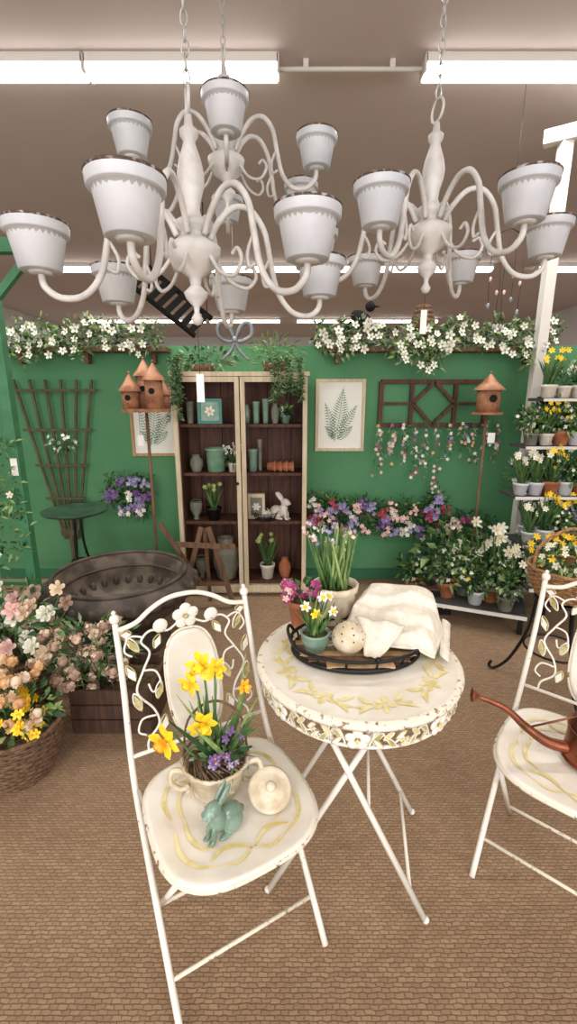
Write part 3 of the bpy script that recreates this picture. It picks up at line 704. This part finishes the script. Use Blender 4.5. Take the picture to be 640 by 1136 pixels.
def wireb(mb):
    for k in range(4): mb.ring((0,0,.01+.02*k),.07+.01*k,.003,black,seg=24,ts=4)
    for k in range(12):
        a=k*math.pi/6; mb.tube([(.07*math.cos(a),.07*math.sin(a),.01),(.1*math.cos(a),.1*math.sin(a),.07)],.0025,black,4)
    mb.lathe([(0,.008),(.07,.01)],(0,0,0),black,20); hydrangea(mb,(0,0,.05),.045,[creamp,fw],14)
one('black_wire_bowl',wireb,(-.18,3.37,S3))
one('grey_stoneware_jar',lambda mb:vase(mb,.105,.34,greyc,0),(-.50,3.42,S0)); one('potted_leafy_plant',lambda mb:plant(mb,(0,0,0),.06,.12,.24,creamp,'daf',gC),(-.17,3.42,S0))
one('grey_stone_pedestal',lambda mb:vase(mb,.05,.18,greyc,2),(-.70,3.42,S0)); one('terracotta_jug',lambda mb:vase(mb,.05,.16,terra,0),(-.03,3.44,S0))
mb=MB()
clump(mb,(-.25,-.01,.09),(.22,.11,.07),200,.06,.018,[gB,gA,gD]); clump(mb,(.25,-.01,.13),(.18,.11,.12),220,.08,.010,[gA,gC,gA]); 
for xx in(-.46,-.44,-.40,.26,.34,.42):
    for j in range(3):
        x0=xx+U(-.03,.03); L=U(.14,.36) if xx<0 else U(.06,.24)
        pts=cat([(x0,-.1,.08),(x0,-.20,.06),(x0+U(-.03,.03),-.225,-.08),(x0+U(-.04,.04),-.225,-L)],6); mb.tube(pts,.0022,stemm,4)
        for p in pts[3:]:
            for q in range(5): mb.leaf(p,(U(-1,1),U(-.8,0),U(-.5,.5)),.034,.012,random.choice([gA,gA,gD,gB]))
mb.lathe([(0,0),(.08,0),(.1,.07),(.09,.07)],(.25,0,0),wickd,16); mb.lathe([(0,0),(.08,0),(.1,.05),(.09,.05)],(-.28,0,0),wickd,16)
mb.build('trailing_greenery',(cx,3.44,1.693))

# ---------------------------------------------------------------- garland shelves
def shelf(x0,x1,name):
    mb=MB(); L=x1-x0; mb.box((L/2,0,0),(L,.16,.03),brownw)
    k=max(2,int(L/.6)+1)
    for i in range(k): mb.box((.12+(L-.24)*i/(k-1),.045,-.055),(.03,.07,.08),brownw)
    return mb.build(name,(x0,3.568,1.86))
shelf(-2.15,-.9,'garland_shelf'); shelf(.25,1.93,'garland_shelf')
def garland(x0,x1,name,seed=1,drops=()):
    random.seed(seed); mb=MB(); L=x1-x0; n=int(L/.055)
    mb.tube([(i*L/20,.0,.02+.01*math.sin(i)) for i in range(21)],.006,wickd,5)
    for i in range(n):
        c=(L*(i+.5)/n,U(-.05,-.03),.05+U(-.02,.06)); clump(mb,c,(.07,.04,.09),32,.055,.026,[gA,gC,gA,gD,gD,gB])
        if R()<.35: clump(mb,(c[0],-.03,.15),(.05,.04,.06),8,.07,.02,[gC,gD])
        m=random.choice([0,1,1,2,2,4])
        for q in range(m): mb.blossom(Vector(c)+Vector((U(-.05,.05),-.09+U(-.02,.03),U(-.12,.08))),(U(-.5,.5),-1,U(-.2,.6)),U(.024,.036),fw,5,gC)
    for dx,dl in drops:
        for j in range(int(dl/.035)):
            c=(dx+U(-.05,.05),-.11,-j*.035); clump(mb,c,(.05,.02,.03),12,.05,.02,[gA,gC,gD])
            if R()<.6: mb.blossom((c[0]+U(-.04,.04),-.14,c[2]),(U(-.4,.4),-1,.2),.030,fw,5,gC)
    mb.build(name,(x0,3.53,1.88))
garland(-2.25,-.92,'white_blossom_garland',3,((.35,.16),(.75,.12),(.15,.12)))
garland(.2,1.95,'white_blossom_garland',5,((.75,.22),(.85,.2),(.62,.14),(1.6,.2),(1.5,.12),(.2,.12)))
mb=MB()
for k in range(9):
    t=k/9; mb.ring((0,0,.012+k*.021),.085*math.sqrt(max(.03,1-t**2.2)),.0125,wickd,seg=24,ts=6)
mb.lathe([(0,.2),(.03,.19),(.08,.08),(.085,.0)],(0,0,0),wickd,20); mb.disc((0,-.085,.03),.018,dark,12,(0,-1,.1),.02)
mb.build('beehive_skep',(1.0,3.60,1.878)).scale=(1.08,1.08,1.55)
mb=MB(); mb.ball((0,0,.05),(.03,.055,.03),dark,12,8,rot=Matrix.Rotation(.5,3,'X')); mb.ball((0,-.04,.095),.022,dark,10,8); mb.tube([(0,-.055,.095),(0,-.085,.09)],[.008,.001],black,6); mb.tube([(0,.04,.03),(0,.1,0)],[.018,.006],dark,6)
for s in(-1,1): mb.tube([(s*.012,0,.03),(s*.012,-.005,0)],.003,black,5)
mb.lathe([(0,-.073),(.03,-.073),(.012,-.055),(.012,-.02),(.03,0),(0,.002)],(0,0,0),brownw,14)
mb.build('black_bird_figurine',(.54,3.60,2.0),math.radians(60)).scale=(1.7,1.7,1.7)

# ---------------------------------------------------------------- wall art
def picture(name,x0,x1,z0,z1,fm_):
    mb=MB(); W=x1-x0;Hh=z1-z0; t=.022
    mb.box((0,.004,0),(W-.01,.006,Hh-.01),paper)
    for s in(-1,1): mb.box((s*(W/2-t/2),-.004,0),(t,.024,Hh),fm_); mb.box((0,-.004,s*(Hh/2-t/2)),(W-2*t,.022,t),fm_)
    def frond(bx,bz,ex,ez,n,lw):
        b_=Vector((bx,-.0025,bz));e=Vector((ex,-.0025,ez)); d=(e-b_); mb.tube([b_,b_.lerp(e,.5)+Vector((.008,0,0)),e],.0014,fernm,4)
        nn=Vector((d.z,0,-d.x)).normalized()
        for i in range(n):
            t_=(i+1)/(n+1); p=b_.lerp(e,t_)+Vector((.008*math.sin(math.pi*t_),0,0)); l=lw*math.sin(math.pi*min(1,.25+t_*.75))
            for s in(-1,1):
                q=p+nn*s*l+d.normalized()*l*.45; md=(p+q)/2; sd=d.normalized()*.0042
                mb.add([p,md+sd,q,md-sd],[[0,1,2,3]],fernm)
    frond(-.04,-.20,.02,.21,20,.075); frond(-.05,-.18,-.12,.10,12,.045); frond(-.02,-.14,.13,.08,12,.045); frond(-.02,-.19,.10,-.08,9,.035); frond(-.04,-.19,-.12,-.08,8,.03)
    return mb.build(name,((x0+x1)/2,3.636,(z0+z1)/2))
picture('framed_fern_print',.213,.60,1.10,1.655,creamw)
picture('framed_botanical_print',-1.25,-.87,1.06,1.62,tanw)
tw=wood('green_brown_trellis_wood',(70,66,44),(98,90,60))
mb=MB()
for i in range(6):
    t=i/5*2-1; mb.beam((t*.05,0,0),(t*.30,0,1.28),.018,.014,tw,(0,1,0))
for z,w_ in((.35,.16),(.62,.21),(.90,.27),(1.2,.34)): mb.beam((-w_,-.016,z),(w_,-.016,z),.018,.014,tw,(0,1,0))
mb.box((0,-.01,.06),(.14,.03,.05),tw); mb.beam((0,0,-.36),(0,0,.1),.03,.02,tw,(0,1,0))
clump(mb,(.05,-.07,.80),(.1,.06,.08),60,.05,.02,[gA,gB,gD]); blooms(mb,(.05,-.08,.82),(.1,.06,.08),10,.015,[fw])
mb.build('fan_trellis',(-1.81,3.60,.37))
mb=MB(); W=.82;Hh=.33
for s in(-1,1): mb.beam((-W/2,0,s*Hh/2),(W/2,0,s*Hh/2),.032,.04,darkw,(0,1,0)); mb.beam((s*W/2,.001,-Hh/2),(s*W/2,.001,Hh/2),.032,.036,darkw,(0,1,0)); mb.beam((s*.17,0,-Hh/2),(s*.17,0,Hh/2),.03,.024,darkw,(0,1,0)); mb.beam((s*.17,.003,0),(s*W/2,.003,0),.022,.02,darkw,(0,1,0))
for a in range(4):
    p=[(0,Hh/2),(.16,0),(0,-Hh/2),(-.16,0)]; mb.beam((p[a][0],-.012,p[a][1]),(p[(a+1)%4][0],-.012,p[(a+1)%4][1]),.026,.022,darkw,(0,1,0))
mb.build('wooden_lattice_frame',(1.13,3.625,1.47))
random.seed(11)
mb=MB()
for g in range(11):
    gx=-.42+g*.092+U(-.02,.02); gl=U(.25,.66)
    for s_ in range(3):
        x0=gx+U(-.015,.015); L=gl*U(.6,1.05); pts=cat([(x0,-.03,.02),(x0+U(-.03,.03),-.05,-L*.5),(x0+U(-.05,.05),-.05,-L)],6); mb.tube(pts,.0016,stemm,4)
        for p in pts[2:]:
            mb.leaf(p,(U(-1,1),U(-.6,-.1),U(-.9,.2)),.038,.014,random.choice([gA,gD,gB,gD]))
            if R()<.28: mb.blossom(p+Vector((U(-.01,.01),-.015,0)),(U(-.5,.5),-1,.1),.015,random.choice([fw,fk,fl,fm,fpeach,fk,fw]),5,None)
mb.build('hanging_flower_vines',(1.13,3.60,1.33))
def swag(name,x0,x1,zc,amp,mats,n,loc_y=3.53,sz=.022,step=2):
    mb=MB(); L=x1-x0
    for i in range(n):
        x=U(0,L); z=-amp*math.sin(math.pi*x/L)*.4+U(-.14,.14); clump(mb,(x,U(-.03,.03),z),(.05,.03,.05),18,.055,.02,[gA,gB,gB,gA])
        if i%step: continue
        col=random.choice(mats); cz=z
        for k in range(8): mb.blossom((x+U(-.035,.035),-.06+U(-.04,.02),cz+U(-.035,.035)),(U(-.6,.6),-1,U(-.3,.5)),sz*U(.6,1.05),col,5,None)
    mb.tube(cat([(i*L/6,.02,-amp*math.sin(math.pi*i/6)*.4) for i in range(7)],4),.01,wickd,6)
    mb.build(name,(x0,loc_y,zc))
random.seed(4)
swag('mixed_flower_garland',.16,1.25,.62,.1,[fl,fp,fw,fm,fl,fm,fr_,fk,fl],100)
swag('lavender_flower_bunch',-1.45,-1.10,.78,.05,[fl,fp,fp,fw],34)
swag('pink_flower_garland',1.27,1.62,.47,.05,[fw,fk,fm,fw],30)

# ---------------------------------------------------------------- birdhouses
def bh(mb,x,y,z,r,h):
    mb.lathe([(0,0),(r,0),(r,h),(r*.3,h)],(x,y,z),birdw,14)
    mb.lathe([(r*1.35,h-.008),(r*1.3,h+.002),(r*.7,h+.045),(0,h+.11)],(x,y,z),birdr,16); mb.lathe([(r*1.35,h-.008),(0,h)],(x,y,z),birdw,16)
    mb.disc((x,y-r-.001,z+h*.6),r*.34,dark,12,(0,-1,0),.006); mb.tube([(x,y-r,z+h*.3),(x,y-r-.03,z+h*.3)],.004,birdr,6); mb.ball((x,y,z+h+.113),.008,birdr,8,6)
mb=MB(); mb.tube([(0,0,0),(0,0,1.42)],.011,brownw,8); mb.lathe([(0,0),(.16,0),(.155,.012),(0,.02)],(0,0,0),brownw,24)
mb.disc((0,0,1.43),.16,birdw,24,(0,0,1),.02)
bh(mb,-.09,-.03,1.44,.055,.12); bh(mb,.07,-.03,1.44,.058,.19); bh(mb,-.02,.07,1.44,.055,.22); bh(mb,.1,.07,1.44,.045,.1)
mb.box((.0,-.165,1.24),(.04,.003,.07),tagm); mb.tube([(0,-.165,1.275),(0,-.16,1.42)],.001,dark,4)
mb.build('birdhouse_cluster_stand',(-.96,3.12,0))
mb=MB(); mb.tube([(0,0,0),(0,0,1.40)],.01,brownw,8); mb.lathe([(0,0),(.13,0),(.125,.012),(0,.02)],(0,0,0),brownw,24); mb.disc((0,0,1.405),.105,birdw,24,(0,0,1),.016); bh(mb,0,0,1.412,.078,.16)
mb.box((.0,-.11,1.24),(.05,.003,.07),tagm); mb.tube([(0,-.11,1.27),(0,-.1,1.40)],.001,dark,4)
mb.build('birdhouse_stand',(1.42,3.30,0))
mb=MB(); mb.lathe([(0,.64),(.1,.645),(.22,.68),(.235,.70),(.228,.70),(.1,.665),(0,.66)],(0,0,0),dkgreen,36)
for k in range(3):
    a=k*2.094+.4; mb.tube(cat([(.03*math.cos(a),.03*math.sin(a),.65),(.05*math.cos(a),.05*math.sin(a),.35),(.18*math.cos(a),.18*math.sin(a),.006)],5),.01,black,8)
mb.ring((0,0,.3),.06,.006,black)
mb.build('green_metal_birdbath',(-1.60,3.28,0))
mb=MB(); mb.beam((-.2,0,0),(-.02,0,.62),.035,.02,brownw,(0,1,0)); mb.beam((.2,0,0),(.03,0,.62),.035,.02,brownw,(0,1,0)) 
mb.beam((-.2,-.021,.50),(.22,-.021,.48),.035,.02,brownw,(0,1,0)); mb.beam((-.30,-.042,.66),(-.04,-.042,.22),.03,.018,brownw,(0,1,0)); mb.beam((0,.02,.6),(0,.12,0),.025,.02,brownw); mb.beam((-.14,-.021,.2),(.15,-.021,.2),.03,.02,brownw,(0,1,0))
mb.build('wooden_easel',(-.60,3.08,0))

# ---------------------------------------------------------------- urn
mb=MB(); lob=lambda a:abs(math.sin(13*a))
sc_=lambda a,i:1+(.05*lob(a)-.03 if i in(13,14) else (.02*lob(a)-.01 if i in(9,10,11,12,15) else 0))
mb.lathe([(0,0),(.25,0),(.27,.02),(.25,.05),(.19,.07),(.15,.10),(.14,.13),(.20,.16),(.28,.20),(.33,.25),(.355,.31),(.365,.385),(.40,.375),(.445,.365),(.462,.385),(.44,.43),(.405,.462),(.385,.47)],(0,0,0),urnm,156,mod=sc_)
mb.lathe([(.385,.47),(.372,.455),(.355,.385),(.335,.30),(.28,.245),(.12,.22),(0,.215)],(0,0,0),urnin,60)
mb.ring((0,0,.472),.388,.012,urnm,seg=60); mb.ring((0,0,.385),.350,.008,urnm,seg=60)
for k in range(26):
    a=2*math.pi*(k+.5)/26; mb.ball((.44*math.cos(a),.44*math.sin(a),.398),(.03,.03,.034),urnm,8,6); mb.ball((.325*math.cos(a),.325*math.sin(a),.28),(.022,.022,.045),urnm,8,6)
mb.build('antique_garden_urn',(-1.03,2.60,.0))
# arbor
mb=MB(); 
for x in(0,-1.1): mb.box((x,0,1.12),(.05,.05,2.24),greenp)
mb.box((-.45,-.001,2.2),(1.5,.055,.06),greenp)
for x,s in((0,1),(0,-1),(-1.1,1)): mb.beam((x+.02*s,0,1.98),(x+.22*s,0,2.18),.035,.03,greenp,(0,1,0))
for z in(.5,1.0,1.5): mb.beam((0,0,z),(-1.1,0,z),.02,.02,greenp,(0,1,0))
for x in(-.3,-.55,-.8): mb.beam((x,0.0,.5),(x,0.0,1.5),.018,.018,greenp,(0,1,0))
for i in range(40):
    z=U(.4,1.3); clump(mb,(U(-.18,.02),-.05,z),(.04,.03,.05),7,.05,.016,[gA,gC,gB]); 
    if R()<.3: mb.blossom((U(-.15,.0),-.08,z),(0,-1,.2),.02,fw,5,fy)
mb.box((-.0,-.03,1.16),(.035,.002,.09),tagm)
mb.build('green_garden_arbor',(-1.425,2.36,0))

# ---------------------------------------------------------------- flower display left
random.seed(21)
def crate(mb,c,w,d,h,m_=crw):
    x,y,z=c
    for k in range(3):
        zz=z+h*(k+.5)/3
        for s in(-1,1): mb.box((x,y+s*d/2,zz),(w,.014,h/3-.008),m_); mb.box((x+s*w/2,y,zz),(.014,d,h/3-.008),m_)
    for sx in(-1,1):
        for sy in(-1,1): mb.box((x+sx*(w/2-.02),y+sy*(d/2-.02),z+h/2),(.024,.024,h),m_)
    mb.box((x,y,z+.01),(w-.02,d-.02,.012),m_); mb.box((x,y,z+h*.75),(w-.02,d-.02,.012),soil)
mb=MB(); crate(mb,(.06,0,0),.36,.30,.23)
clump(mb,(-.06,0,.36),(.2,.15,.14),240,.06,.024,[gA,gB,gD])
for i in range(46):
    c=Vector((U(-.28,.12),U(-.17,.1),U(.20,.50))); hydrangea(mb,c,.03,[fmauve,fmauve,fcr],20); mb.tube([(c.x*.4,c.y*.4,.2),c],.003,stemm,4)
mb.build('mauve_hydrangea_crate',(-.87,1.93,0))
mb=MB(); wbasket(mb,(0,0,0),.15,.20,.28,wickd); mb.lathe([(.19,.25),(0,.26)],(0,0,0),soil,16)
clump(mb,(0,0,.45),(.26,.18,.15),260,.08,.035,[gA,gB,gD])
for i in range(36):
    c=Vector((U(-.27,.30),U(-.18,.1),U(.38,.62))); m_=random.choice([fk,fcr,fw,fw,fmauve,fcr]); rose(mb,c,(U(-.4,.4),-1,.7),.042,m_); mb.tube([(c.x*.5,c.y*.4,.25),c+Vector((0,.03,-.02))],.003,stemm,4)
mb.build('pale_rose_basket',(-1.40,1.99,0))
mb=MB(); wbasket(mb,(0,0,0),.115,.165,.22,wickd)
mb.lathe([(.155,.19),(0,.2)],(0,0,0),soil,16)
clump(mb,(0,0,.27),(.17,.15,.09),190,.06,.026,[gA,gB,gC])
for i in range(11):
    c=Vector((U(-.02,.15),U(-.14,.1),U(.24,.35)))
    for k in range(5): mb.blossom(c+Vector((U(-.03,.03),U(-.03,.02),U(-.03,.03))),(U(-.5,.5),-1,.6),.02,fy,5,fo)
for i in range(46):
    c=Vector((U(-.22,.14),U(-.14,.18),U(.27,.47))); hydrangea(mb,c,.028,[random.choice([fpeach,fpeach,fcr]),fpeach],14); mb.tube([(c.x*.4,c.y*.4,.2),c],.0025,stemm,4)
mb.build('wicker_flower_basket',(-1.11,1.57,0))

# ---------------------------------------------------------------- plant shelves right
random.seed(31)
mb=MB()
lv=[(.30,2.72,3.0),(.55,2.86,3.12),(.86,2.96,3.2),(1.19,3.02,3.24),(1.50,3.06,3.26)]
X1=3.0
xs=[1.56,1.56,1.52,1.58,1.68]
shm=M('dark_shelf_metal',(70,68,66),rough=.6)
for (z,y0,y1),x0 in zip(lv,xs):
    mb.box(((x0+X1)/2,(y0+y1)/2,z),(X1-x0,y1-y0,.02),shm); mb.box(((x0+X1)/2,y0-.007,z-.002),(X1-x0,.012,.018),lens)
for x in(1.78,2.95):
    mb.box((x,3.28,.76),(.035,.035,1.52),black); mb.box((x,2.9,.26),(.03,.03,.52),black)
    for (z,y0,y1) in lv: mb.beam((x,y0+.02,z-.022),(x,3.26,z-.022),.02,.02,black)
mb.build('tiered_plant_shelf')
root=bpy.data.objects.new('potted_spring_flowers',None); bpy.context.collection.objects.link(root)
protos=[]
for k,(kind,col,pm,ph) in enumerate((('daf',fy,creamp,.18),('daf',fw,potw,.17),('spike',fw,creamp,.16),('bush',fw,terra,.15),('daf',fy,terra,.17),('bush',fy,potw,.15),('spike',fl,greyc,.15),('daf',fw,greyc,.19),('bush',gC,greyc,.17),('daf',fy,potw,.18))):
    mb=MB(); plant(mb,(0,0,0),.045,.075,ph,pm,kind,col); me=mb.build('pot_proto'); protos.append(me.data); bpy.data.objects.remove(me)
def inst(x,y,z,k=None,s=1):
    o=bpy.data.objects.new('flower_pot',protos[k if k is not None else random.choice([0,1,2,3,4,5,6,7,8,9,0,4,9])]); o.location=(x,y,z); o.rotation_euler[2]=U(-.6,.6); o.scale=(s,s,s); o.parent=root; bpy.context.collection.objects.link(o)
for (z,y0,y1),x0 in zip(lv,xs):
    x=x0+.06
    while x<X1-.05:
        inst(x,y0+.06,z+.0105,None,U(1.05,1.3))
        if y1-y0>.2: inst(x+.05,y1-.07,z+.0105,None,U(1.15,1.35))
        x+=.1
mb=MB(); mb.box((0,0,.13),(.6,.34,.022),shm)
for sx in(-1,1):
    for sy in(-1,1): mb.box((sx*.27,sy*.14,.06),(.03,.03,.115),black)
mb.box((0,-.177,.13),(.6,.012,.022),lens); mb.build('low_display_bench',(1.32,2.92,0),math.radians(-22))
for x,y,s,k in((1.12,2.98,1.5,3),(1.26,3.02,1.7,8),(1.28,2.86,1.3,5),(1.40,2.90,1.5,3),(1.44,2.76,1.3,8),(1.50,2.88,1.5,7)): inst(x,y,.1415,k,s)
for x,y,s,k in((1.20,3.3,2.4,8),(.98,3.32,1.6,3),(1.32,3.15,1.9,1),(1.52,3.3,2.4,8),(1.48,3.1,2.3,7)): inst(x,y,.001,k,s)
mb=MB(); mb.box((0,0,.10),(.28,.04,.18),black)
for s in(-1,1): mb.box((0,0,.10+s*.096),(.30,.05,.012),crw); mb.box((s*.146,0,.10),(.012,.05,.18),crw)
sg=mb.build('popup_sign',(1.02,2.98,.0),math.radians(-6))
tcv=bpy.data.curves.new('lettering','FONT'); tcv.body='pop up'; tcv.size=.088; tcv.align_x='CENTER'; tcv.extrude=.001; tcv.materials.append(paper)
to=bpy.data.objects.new('lettering',tcv); to.parent=sg; to.rotation_euler=(math.radians(90),0,0); to.location=(0,-.0215,.075); bpy.context.collection.objects.link(to)
mb=MB()
for k in range(3):
    a=k*2.094+2.6; c_,s_=math.cos(a),math.sin(a)
    mb.tube(cat([(.11*c_,.11*s_,.50),(.13*c_,.13*s_,.3),(.2*c_,.2*s_,.1),(.27*c_,.27*s_,.012),(.30*c_,.30*s_,.02),(.29*c_,.29*s_,.05)],5),.008,black,8)
mb.ring((0,0,.50),.12,.008,black); mb.ring((0,0,.22),.145,.006,black); mb.lathe([(0,.498),(.12,.5)],(0,0,0),black,24)
mb.build('wrought_iron_plant_stand',(1.41,2.15,0))
mb=MB(); wbasket(mb,(0,0,0),.13,.18,.15,wick); mb.lathe([(.17,.13),(0,.14)],(0,0,0),soil,16)
mb.tube(cat([(-.175,0,.14),(-.155,0,.27),(0,0,.36),(.155,0,.27),(.175,0,.14)],6),.009,wick,8)
clump(mb,(0,0,.2),(.15,.13,.06),130,.055,.022,[gA,gB,gC]); blooms(mb,(0,0,.21),(.16,.14,.07),40,.018,[fw,fw,fy],5,fy)
mb.build('wicker_basket_planter',(1.43,2.17,.512))

mb=MB(); mb.box((0,0,1.6),(.07,.07,3.2),lens); mb.beam((-.12,.05,3.16),(.55,-.35,3.16),.07,.08,lens); mb.box((0,0,.02),(.12,.12,.04),lens)
mb.build('white_display_post',(1.80,3.42,0))
mb=MB()
for s in(-1,1):
    mb.tube(cat([(0,0,0),(s*.05,-.01,.09),(s*.10,-.01,.10),(s*.11,-.01,.03),(s*.05,-.01,-.01),(0,0,0)],6),.015,pewter,8); mb.tube(cat([(0,0,0),(s*.03,-.01,-.07),(s*.09,-.01,-.13)],5),[.013,.013,.013,.012,.012,.011,.010,.009,.008,.007,.006],pewter,8)
mb.ball((0,-.005,0),.024,pewter,10,8); mb.tube([(0,0,.02),(0,.0,1.51)],.0015,chainm,5)
mb.build('pewter_ribbon_bow',(-.36,3.22,1.89))
def tag(x,y,z,L):
    mb=MB(); mb.box((0,0,-L-.04),(.022,.0015,.08),tagm); mb.tube([(0,0,0),(0,0,-L)],.0008,dark,4); mb.build('price_tag',(x,y,z))
tag(-.26,1.38,1.703,.13); tag(.48,1.72,1.858,.05)
mb=MB()
for i in range(5):
    x=i*.05; L=U(.35,.75); mb.tube([(x,0,0),(x+U(-.02,.02),0,-L*.5),(x,0,-L)],.0016,black,4); mb.ball((x,0,-L),(.012,.012,.022),pewter,8,6); mb.ball((x,0,-L*.6),(.01,.01,.016),fk,8,6)
mb.tube([(-.02,0,0),(.1,0,.06),(.22,0,0)],.004,black,6); mb.tube([(.1,0,.06),(.1,0,.87)],.0015,black,4)
mb.build('hanging_prism_mobile',(1.35,3.3,2.53))

# ---------------------------------------------------------------- camera
cd=bpy.data.cameras.new('camera'); cd.sensor_fit='VERTICAL'; cd.sensor_height=36; cd.lens=36*500/1136; cd.clip_start=.02
co=bpy.data.objects.new('camera',cd); co.location=(0,0,1.5); co.rotation_euler=(math.radians(76),0,0); bpy.context.collection.objects.link(co); sc.camera=co
